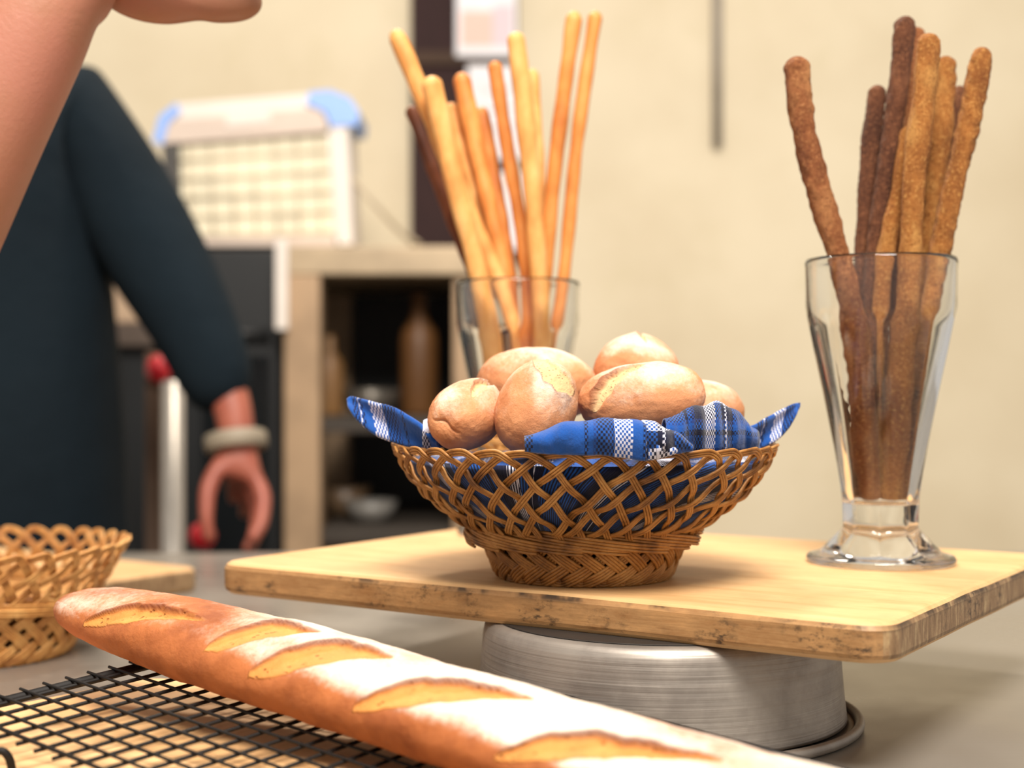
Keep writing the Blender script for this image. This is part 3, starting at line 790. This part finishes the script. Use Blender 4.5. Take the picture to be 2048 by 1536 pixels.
bundle([
    ([(860, 152), (878, 230), (905, 350), (935, 460), (962, 570), (985, 680), (1010, 930)], 42, .992, 0, 'thick golden breadstick leaning left at the front, second from the left'),
    ([(1030, 64), (1046, 190), (1060, 330), (1072, 470), (1082, 600), (1085, 740), (1060, 950)], 39, .992, 0, 'pale golden breadstick standing foremost with a dark spot near its tip'),
    ([(788, 60), (815, 120), (850, 205), (890, 310), (940, 430), (990, 540), (1030, 640), (1050, 760)], 37, 1.012, 0, 'golden breadstick leaning furthest left out of the left glass'),
    ([(1150, 22), (1130, 170), (1110, 330), (1098, 460), (1088, 580), (1070, 780)], 32, 1.008, 1, 'tall speckled breadstick, left of the two leaning right'),
    ([(1192, 22), (1168, 180), (1148, 330), (1136, 480), (1120, 620), (1085, 820)], 29, 1.022, 1, 'tall breadstick leaning furthest right out of the left glass'),
    ([(921, 145), (938, 230), (966, 360), (995, 480), (1020, 600), (1035, 760)], 38, 1.034, 1, 'amber breadstick with a blunt tip beside the white paper'),
    ([(988, 122), (1003, 220), (1022, 340), (1042, 450), (1055, 560), (1055, 740)], 29, 1.022, 1, 'slim amber breadstick crossing the middle of the white paper'),
    ([(900, 206), (922, 290), (955, 400), (985, 500), (1010, 600)], 30, 1.046, 0, 'short breadstick just right of the thick one leaning left'),
    ([(962, 214), (982, 320), (1005, 450), (1022, 560), (1030, 700)], 29, 1.048, 1, 'short amber breadstick before the lower left corner of the white paper'),
    ([(1064, 138), (1072, 250), (1080, 380), (1088, 560), (1080, 700)], 26, 1.046, 0, 'breadstick peeping out behind the pale foremost one'),
    ([(820, 212), (848, 290), (888, 400), (935, 520), (985, 640)], 27, 1.052, 2, 'thin dark-baked breadstick against the dark brown board'),
], GL, [M_GRI, M_GRI_B, M_GRI_D], False, 'breadstick', 'golden breadsticks in the left glass')

# ------------------------------------------------------------------ back of the room
M_DBROWN = plain('dark_brown_wood', lin(50, 28, 27), .85)
M_TAN = plain('dull_tan_metal', lin(166, 138, 108), .5, .2)
M_DARK = plain('black_enamel', lin(17, 19, 21), .5)
M_WHITE = plain('off_white_plastic', lin(224, 214, 204), .5, 0, .04)
M_PINKW = plain('pinkish_white_plastic', lin(206, 188, 174), .5, 0, .05)
M_BLUE = plain('light_blue_plastic', lin(140, 176, 240), .4, 0, .05)
M_GREYW = plain('grey_wire', lin(196, 182, 158), .5, .2)
M_PAPER = plain('white_paper', lin(246, 243, 246), .8, 0, .02)
M_RED = plain('red_plastic', lin(200, 28, 40), .35, 0, .08)
M_STEEL2 = plain('pale_steel_tube', lin(196, 188, 178), .35, .4)

def slab(mb, px0, py0, px1, py1, Y, depth, bev=0.0):
    """box whose front face covers the photograph's rectangle at depth Y"""
    a, b = P(px0, py0, Y), P(px1, py1, Y)
    return mb.box(((a.x + b.x) / 2, Y + depth / 2, (a.z + b.z) / 2), (abs(b.x - a.x), depth, abs(a.z - b.z)), 0, bev)

# dark wooden notice board with papers
t = thing('notice_board', 'dark brown wooden notice panel against the cream back wall', 'notice board', P(870, 500, 3.19))
slab(MB(), 822, -160, 1036, 520, 3.17, .045).build('panel', M_DBROWN, t, False)
slab(MB(), 822, 102, 1036, 128, 3.155, .02).build('cross_rail', plain('brown_rail_wood', lin(70, 50, 36), .8), t, False)
def paper(px0, py0, px1, py1, label, print_, mat=None):
    t = thing('paper_sheet', label, 'paper', P((px0 + px1) / 2, py1, 3.15), 0, 'papers on the brown panel')
    sh_ = slab(MB(), px0, py0, px1, py1, 3.150, .0015).build('sheet', mat or M_PAPER, t, False)
    print_(sh_)
def pr1(t):
    slab(MB(), 922, 22, 985, 92, 3.1485, .001).build('printed_block', plain('peach_print', lin(250, 206, 192), .8, 0, .03), t, False)
    slab(MB(), 985, 10, 1026, 92, 3.1485, .001).build('printed_block', plain('lilac_print', lin(232, 212, 218), .8, 0, .03), t, False)
def pr2(t):
    ink = plain('grey_ink', lin(190, 180, 170), .8)
    for pts in ([(960, 165), (975, 185), (985, 180), (1000, 200)], [(1008, 185), (1022, 172), (1036, 165)], [(965, 215), (985, 222), (1010, 214), (1030, 216)], [(975, 250), (995, 258), (1025, 246)]):
        MB().tube(spline([P(a, b, 3.1485) for a, b in pts], 14), .0014, 6).build('drawn_line', ink, t)
def pr3(t):
    slab(MB(), 944, 352, 1008, 470, 3.1485, .001).build('printed_block', plain('cream_print', lin(244, 220, 196), .8, 0, .03), t, False)
paper(912, -60, 1033, 112, 'pink and lilac printed sheet at the top of the brown panel', pr1)
paper(935, 130, 1042, 320, 'white sheet with faint line drawing behind the golden breadsticks', pr2)
paper(938, 343, 1042, 500, 'white and cream sheet lowest on the brown panel', pr3)
slab(MB(), 1426, -140, 1444, 292, 3.19, .03)
o = MB().tube([P(1435, -160, 3.2), P(1435, 292, 3.2)], .0115, 16).build('wall_conduit', plain('grey_pipe', lin(150, 140, 128), .5))
origin_to(o, P(1435, 292, 3.2)); tag(o, 'thin grey conduit running down the cream wall', 'pipe')

# stand with shelves
YS = 2.52
t = thing('shelf_stand', 'tan metal stand with dark open shelves behind the basket', 'stand', (P(745, 0, YS).x, YS + .25, 0))
slab(MB(), 555, 492, 960, 550, YS, .55, .004).build('top', plain('stand_top_metal', lin(170, 150, 122), .45, .2), t, False)
zt = P(0, 550, YS).z
for px0, px1, yo in ((568, 640, 0), (905, 950, .02), (568, 640, .48), (905, 950, .48)):
    a, b = P(px0, 0, YS).x, P(px1, 0, YS).x
    MB().box(((a + b) / 2, YS + yo + .03, zt / 2), (b - a, .06, zt), 0, .003).build('leg', M_TAN, t, False)
for py in (850, 1075):
    a = P(640, py, YS); b = P(905, py, YS)
    MB().box(((a.x + b.x) / 2, YS + .26, a.z), (b.x - a.x, .46, .03), 0, .002).build('shelf', plain('shelf_metal', lin(56, 48, 40), .7), t, False)
a, b = P(560, 0, YS).x, P(955, 0, YS).x
MB().box(((a + b) / 2, YS + .54, zt / 2 + .012), (b - a, .015, zt)).build('back_panel', M_DARK, t, False)
MB().box((b - .008, YS + .29, zt / 2), (.012, .40, zt - .02)).build('side_panel', M_DARK, t, False)
slab(MB(), 550, 478, 575, 660, YS - .02, .018, .003).build('white_corner_strip', M_WHITE, t, False)
def shelf_item(name, prof, px, py_base, Y, mat, label, cat):
    c = P(px, py_base, Y); V, F = lathe(prof, 28)
    o = mk(name, V, F, mat); o.location = c; return tag(o, label, cat)
s1 = P(0, 850, YS).z + .015; s2 = P(0, 1075, YS).z + .015
def at(px, z, Y): return ((px - 1024) / FPX * Y, Y, z)
def bottle(px, z, Y, r, h, mat, label, name='bottle', cat='bottle'):
    V, F = lathe([(.0005, 0), (r * .9, 0), (r, .006), (r, h * .6), (r * .92, h * .68), (r * .42, h * .80), (r * .36, h * .97), (r * .3, h), (.0005, h)], 28)
    o = mk(name, V, F, mat); o.location = at(px, z, Y); tag(o, label, cat); return o
bottle(838, s1, YS + .17, .036, .235, plain('amber_jar', lin(104, 68, 34), .5), 'tall amber-brown bottle on the upper shelf of the dark stand')
bottle(660, s1, YS + .10, .026, .150, plain('ochre_jar', lin(120, 86, 48), .5), 'small ochre bottle next to the tan leg of the stand')
def bowl(px, z, Y, r, h, mat, label, name='steel_bowl', cat='bowl'):
    V, F = lathe([(.0005, 0), (r * .5, 0), (r * .8, h * .35), (r, h), (r * .96, h), (r * .76, h * .4), (r * .46, .006), (.0005, .006)], 36)
    o = mk(name, V, F, mat); o.location = at(px, z, Y); return tag(o, label, cat)
bowl(742, s1, YS + .16, .06, .05, plain('dull_steel', lin(96, 90, 82), .35, .5), 'dull steel bowl on the upper shelf of the dark stand')
bowl(742, s2, YS + .14, .05, .04, plain('grey_enamel', lin(120, 116, 110), .4), 'grey enamel bowl low in the dark stand')
bowl(690, s2, YS + .25, .05, .06, plain('brown_enamel', lin(96, 76, 56), .4), 'brown bowl low in the dark stand beside the grey one')

# boxy appliance with a wire front and blue corners
YD = 2.60
t = thing('grille_appliance', 'white boxy appliance with wire grille and light blue corners', 'appliance', (P(510, 0, YD).x, YD + .08, P(0, 492, YS).z))
dz_ = P(0, 492, YD).z - P(0, 492, YS).z
def Q(px, py, dy=0.0): return P(px, py, YD + dy)
def quadbox(mb, pts, Y, depth):
    """pts: front outline in the photograph, extruded backwards"""
    n = len(pts); V = [P(a, b, Y) for a, b in pts]; V2 = [v + Vector((0, depth, 0)) for v in V]
    F = [tuple(range(n)), tuple(range(2 * n - 1, n - 1, -1))] + [(i, i + n, (i + 1) % n + n, (i + 1) % n) for i in range(n)]
    return mb.add([tuple(v) for v in V + V2], F)
hood = quadbox(MB(), [(322, 285), (340, 240), (640, 214), (662, 258), (660, 262), (326, 288)], YD, .14).build('hood', M_PINKW, t, False)
quadbox(MB(), [(345, 240), (350, 208), (625, 186), (640, 214)], YD + .005, .15).build('top_cap', M_WHITE, t, False)
quadbox(MB(), [(306, 282), (318, 232), (352, 206), (360, 222), (336, 246), (324, 290)], YD - .004, .15).build('corner_cap', M_BLUE, t, False)
quadbox(MB(), [(612, 206), (618, 184), (660, 180), (700, 196), (718, 224), (714, 250), (662, 252), (648, 222)], YD - .004, .15).build('corner_cap', M_BLUE, t, False)
quadbox(MB(), [(655, 248), (695, 246), (706, 488), (672, 490)], YD, .14).build('side_post', M_WHITE, t, False)
quadbox(MB(), [(324, 288), (356, 284), (362, 490), (330, 490)], YD, .14).build('side_post', plain('charcoal_plastic', lin(70, 66, 62), .5), t, False)
quadbox(MB(), [(340, 290), (662, 262), (674, 490), (350, 490)], YD + .016, .09).build('back_plate', plain('buff_plate', lin(232, 222, 194), .5), t, False)
quadbox(MB(), [(340, 476), (674, 472), (676, 491), (342, 491)], YD, .14).build('bottom_rail', M_PINKW, t, False)
quadbox(MB(), [(452, 232), (540, 224), (540, 246), (453, 254)], YD - .003, .004).build('blank_nameplate', M_WHITE, hood, False)
for k in range(5):
    y0 = 322 + 38 * k; y1 = 300 + 41 * k
    MB().tube([Q(338, y0, .01), Q(668, y1, .01)], .0020, 6).build('grille_wire', M_GREYW, t)
for k in range(7):
    x0 = 376 + 43 * k
    MB().tube([Q(x0, 286 - 3.6 * k, .012), Q(x0 + 8, 480, .012)], .0018, 6).build('grille_wire', M_GREYW, t)
MB().tube(spline([Q(662, 330, .02), Q(700, 352, .04), Q(752, 410, .06), Q(800, 462, .1), Q(838, 489, .14)], 24), .0055, 8).build('power_cord', M_GREYW, t)
bpy.context.view_layer.update()

# black cabinet left of the stand, beige cabinet behind the person
o = slab(MB(), 150, 668, 562, 690, YS + .05, .45); _a, _b = P(150, 0, YS + .05).x, P(556, 0, YS + .05).x
t = thing('oven', 'black enamel oven behind the person in the navy jacket', 'oven', ((_a + _b) / 2, YS + .3, 0))
_zt = P(0, 498, YS + .05).z; _xm = P(385, 0, YS + .05).x
MB().box(((_xm + _b) / 2, YS + .30, _zt / 2), (_b - _xm, .48, _zt), 0, .004).build('oven_body', M_DARK, t, False)
door = MB().box(((_xm + _b) / 2, YS + .055, _zt * .60), (_b - _xm - .03, .012, _zt * .5), 0, .003).build('oven_door', plain('black_oven_glass', lin(14, 17, 19), .25), t, False)
MB().tube([at(400, _zt * .88, YS + .03), at(540, _zt * .88, YS + .03)], .008, 10).build('door_handle', M_DARK, door)
_x0, _x1 = P(120, 0, YS + .06).x, P(384, 0, YS + .06).x; _z1 = P(0, 505, YS + .06).z; _z2 = P(0, 645, YS + .06).z
t = thing('cupboard', 'beige cupboard showing under the arm of the navy jacket', 'cupboard', ((_x0 + _x1) / 2, YS + .3, 0))
MB().box(((_x0 + _x1) / 2, YS + .30, (_z1 + _z2) / 2), (_x1 - _x0, .46, _z1 - _z2), 0, .004).build('beige_body', plain('beige_laminate', lin(186, 158, 130), .5), t, False)
MB().box(((_x0 + _x1) / 2, YS + .29, _z2 - .022), (_x1 - _x0, .48, .044), 0, .003).build('grey_band', plain('brown_grey_band', lin(84, 70, 60), .5), t, False)
MB().box(((_x0 + _x1) / 2, YS + .31, (_z2 - .044) / 2), (_x1 - _x0, .44, _z2 - .044)).build('dark_base', M_DARK, t, False)

# two posts of a trolley with red knobs
t = thing('trolley_post', 'pale steel post with a red knob beside the navy sleeve', 'trolley', (P(345, 0, 2.1).x, 2.1, 0))
zz = P(0, 762, 2.1).z
post = MB().tube([at(346, .0, 2.1), at(346, zz, 2.1)], .0165, 16).build('pale_tube', M_STEEL2, t)
MB().box((P(306, 0, 2.12).x, 2.13, P(0, 705, 2.12).z / 2), (.024, .024, P(0, 705, 2.12).z), 0, .002).build('brown_upright', plain('brown_metal', lin(120, 96, 80), .5, .2), t, False)
MB().box((P(326, 0, 2.12).x, 2.115, .25), (.06, .02, .03)).build('cross_brace', M_STEEL2, t, False)
def ball(r, n=20): return lathe([(max(r * math.sin(a), .0003), -r * math.cos(a)) for a in np.linspace(0, PI, n)], 28)
V, F = ball(.0185); k = mk('red_knob', np.array(V) * (1.05, 1, 1.15) + np.array(P(318, 738, 2.11)), F, M_RED, post)

t = thing('lever_post', 'short black post with a red knob low behind the hanging hand', 'post', (P(404, 0, 1.98).x, 1.98, 0))
_z = P(0, 1072, 1.98).z
MB().tube([at(404, 0.0, 1.98), at(404, _z, 1.98)], .011, 14).build('black_tube', M_DARK, t)
V, F = ball(.019); mk('red_knob', np.array(V) + np.array(P(404, 1072, 1.98)), F, M_RED, t)

# ------------------------------------------------------------------ people
def skin_fig(name, nodes, edges, mat, parent, sub=2, root=0):
    me = bpy.data.meshes.new(name); me.from_pydata([tuple(n[0]) for n in nodes], edges, []); me.update()
    me.materials.append(mat)
    o = bpy.data.objects.new(name, me); C.objects.link(o)
    o.modifiers.new('skin', 'SKIN'); sk = me.skin_vertices[0].data
    for i, n in enumerate(nodes):
        r = n[1]; sk[i].radius = (r, r) if np.isscalar(r) else r
        sk[i].use_root = (i == root)
    o.modifiers['skin'].use_smooth_shade = True; o.modifiers['skin'].branch_smoothing = .4
    ss = o.modifiers.new('smooth', 'SUBSURF'); ss.levels = sub; ss.render_levels = sub
    if parent is not None:
        bpy.context.view_layer.update(); o.parent = parent; o.matrix_parent_inverse = parent.matrix_world.inverted()
    return o
M_NAVY = NT('navy_cotton'); _o = M_NAVY.obj()
M_NAVY.bump(M_NAVY.noise(_o, 9, 4, .5), .02, .4)
M_NAVY = M_NAVY.P(Base_Color=M_NAVY.mix(M_NAVY.noise(_o, 5), lin(9, 17, 23), lin(17, 29, 37)), Roughness=.9, Specular_IOR_Level=.15)

YP = 1.76
def PP(px, py, dy=0.0): return P(px, py, YP + dy)
t = thing('person', 'person in a navy long-sleeved jacket standing at the left with one arm hanging', 'person', (-.62, YP, 0))
sh, el, wr = PP(172, 235), PP(392, 590, -.01), PP(470, 828, -.05)
hip = Vector((-.66, YP, .90))
nodes = [(hip, .12), (Vector((-.65, YP, 1.06)), .12), (Vector((-.64, YP, 1.25)), .105), (Vector((-.63, YP, 1.40)), .05), (Vector((-.63, YP - .01, 1.47)), .052), (Vector((-.63, YP - .03, 1.54)), .07), (Vector((-.63, YP - .04, 1.62)), .082), (Vector((-.63, YP - .03, 1.69)), .06),
         (sh, .028), (el, .034), (wr, .025),
         (Vector((-.80, YP + .01, 1.38)), .05), (Vector((-.88, YP, 1.12)), .036), (Vector((-.88, YP - .1, .90)), .026), (Vector((-.87, YP - .16, .83)), .028),
         (Vector((-.58, YP, .86)), .085), (Vector((-.57, YP - .01, .47)), .055), (Vector((-.57, YP + .02, .09)), .036), (Vector((-.56, YP - .13, .035)), .034),
         (Vector((-.75, YP, .86)), .085), (Vector((-.76, YP - .01, .47)), .055), (Vector((-.76, YP + .02, .09)), .036), (Vector((-.77, YP - .13, .035)), .034)]
edges = [(0, 1), (1, 2), (2, 3), (3, 4), (4, 5), (5, 6), (6, 7), (3, 8), (8, 9), (9, 10), (3, 11), (11, 12), (12, 13), (13, 14), (0, 15), (15, 16), (16, 17), (17, 18), (0, 19), (19, 20), (20, 21), (21, 22)]
def addch(chain, start):
    prev = start
    for p, r in chain:
        nodes.append((p, r)); edges.append((prev, len(nodes) - 1)); prev = len(nodes) - 1
    return prev
pal = addch([(PP(474, 880, -.055), (.024, .024)), (PP(478, 925, -.06), .026)], 10)
addch([(PP(514, 955, -.065), .0125), (PP(528, 1000, -.075), .0105), (PP(522, 1050, -.09), .0095), (PP(500, 1085, -.10), .008)], pal)
addch([(PP(502, 965, -.05), .0115), (PP(516, 1020, -.05), .010), (PP(510, 1075, -.06), .009), (PP(492, 1104, -.08), .0075)], pal)
addch([(PP(486, 965, -.03), .011), (PP(494, 1010, -.01), .0095), (PP(488, 1030, .02), .008)], pal)
addch([(PP(466, 960, -.02), .010), (PP(468, 990, .005), .0085), (PP(466, 1000, .03), .007)], pal)
addch([(PP(432, 935, -.075), .0125), (PP(414, 985, -.09), .011), (PP(412, 1040, -.10), .009), (PP(420, 1085, -.10), .0075)], pal)
skin_fig('body', nodes, edges, M_SKIN2, t)
jn = [(Vector((-.665, YP, .44)), (.20, .20)), (Vector((-.655, YP, .80)), .19), (Vector((-.65, YP, 1.06)), .168), (Vector((-.645, YP, 1.24)), .160), (Vector((-.63, YP, 1.395)), .11), (Vector((-.63, YP, 1.455)), .085),
      (PP(168, 208), .080), (PP(228, 365), .074), (PP(330, 545, -.01), .070), (PP(412, 690, -.03), .055), (PP(458, 832, -.045), .047),
      (Vector((-.79, YP + .01, 1.375)), .066), (Vector((-.87, YP, 1.12)), .056), (Vector((-.88, YP - .09, .92)), .042)]
je = [(0, 1), (1, 2), (2, 3), (3, 4), (4, 5), (4, 6), (6, 7), (7, 8), (8, 9), (9, 10), (4, 11), (11, 12), (12, 13)]
skin_fig('jacket', jn, je, M_NAVY, t)
tn = [(Vector((-.66, YP, .80)), .10), (Vector((-.585, YP, .74)), .085), (Vector((-.57, YP - .01, .47)), .070), (Vector((-.57, YP + .02, .10)), .058), (Vector((-.74, YP, .74)), .085), (Vector((-.76, YP - .01, .47)), .070), (Vector((-.76, YP + .02, .10)), .058)]
skin_fig('trousers', tn, [(0, 1), (1, 2), (2, 3), (0, 4), (4, 5), (5, 6)], plain('black_trousers', lin(22, 24, 28), .85), t)
skin_fig('hair', [(Vector((-.63, YP - .01, 1.63)), .088), (Vector((-.63, YP - .01, 1.70)), .072), (Vector((-.63, YP + .02, 1.60)), .07)], [(0, 1), (0, 2)], plain('dark_hair', lin(28, 22, 20), .6), t)
ca, cb = PP(470, 838, -.05), PP(474, 878, -.055)
ring = lathe([(.034, -.011), (.0375, -.009), (.0385, 0), (.0375, .009), (.034, .011), (.031, 0)], 32, closed=True)
axis = (Vector(cb) - Vector(ca)).normalized(); Mx = axis.to_track_quat('Z', 'Y').to_matrix().to_4x4()
RV = [tuple(Vector(PP(472, 884, -.055)) + Mx @ Vector(v)) for v in ring[0]]
mk('wristband', RV, ring[1], plain('pale_band', lin(140, 128, 110), .6), t)

# arm reaching in at the top left
YA = .80
def PA(px, py, dy=0.0): return P(px - 8, py - 6, YA + dy)
R_ = lambda px: 1.10 * px / FPX * YA
t = thing('person', 'bare tan forearm and bent hand of a person reaching in at the top left', 'person', PA(-160, 480))
nodes = [(PA(-330, 760), R_(170)), (PA(-210, 560), R_(164)), (PA(-118, 398), R_(148)), (PA(-45, 268), R_(132)), (PA(25, 145), R_(120)), (PA(78, 40), R_(116)), (PA(128, -46, .004), R_(112)),
         (PA(232, -42, .03), R_(108)), (PA(338, 0, .032), R_(112)), (PA(428, 0, .030), R_(60)), (PA(496, 2, .028), R_(50)), (PA(526, -16, .026), R_(32))]
edges = [(i, i + 1) for i in range(11)]
def addc(chain, start):
    prev = start
    for p, r in chain:
        nodes.append((p, r)); edges.append((prev, len(nodes) - 1)); prev = len(nodes) - 1
kn = len(nodes); nodes.append((PA(300, -150, .02), R_(82))); edges.append((8, kn))
addc([(PA(420, -170, -.005), R_(34)), (PA(520, -170, -.012), R_(31)), (PA(580, -120, -.014), R_(27))], kn)
addc([(PA(425, -200, .012), R_(34)), (PA(535, -205, .008), R_(31)), (PA(600, -150, .006), R_(27))], kn)
addc([(PA(415, -220, .030), R_(33)), (PA(515, -230, .030), R_(30)), (PA(580, -180, .028), R_(26))], kn)
addc([(PA(390, -235, .048), R_(29)), (PA(470, -250, .050), R_(26)), (PA(525, -215, .05), R_(23))], kn)
skin_fig('body', nodes, edges, M_SKIN, t, sub=3)
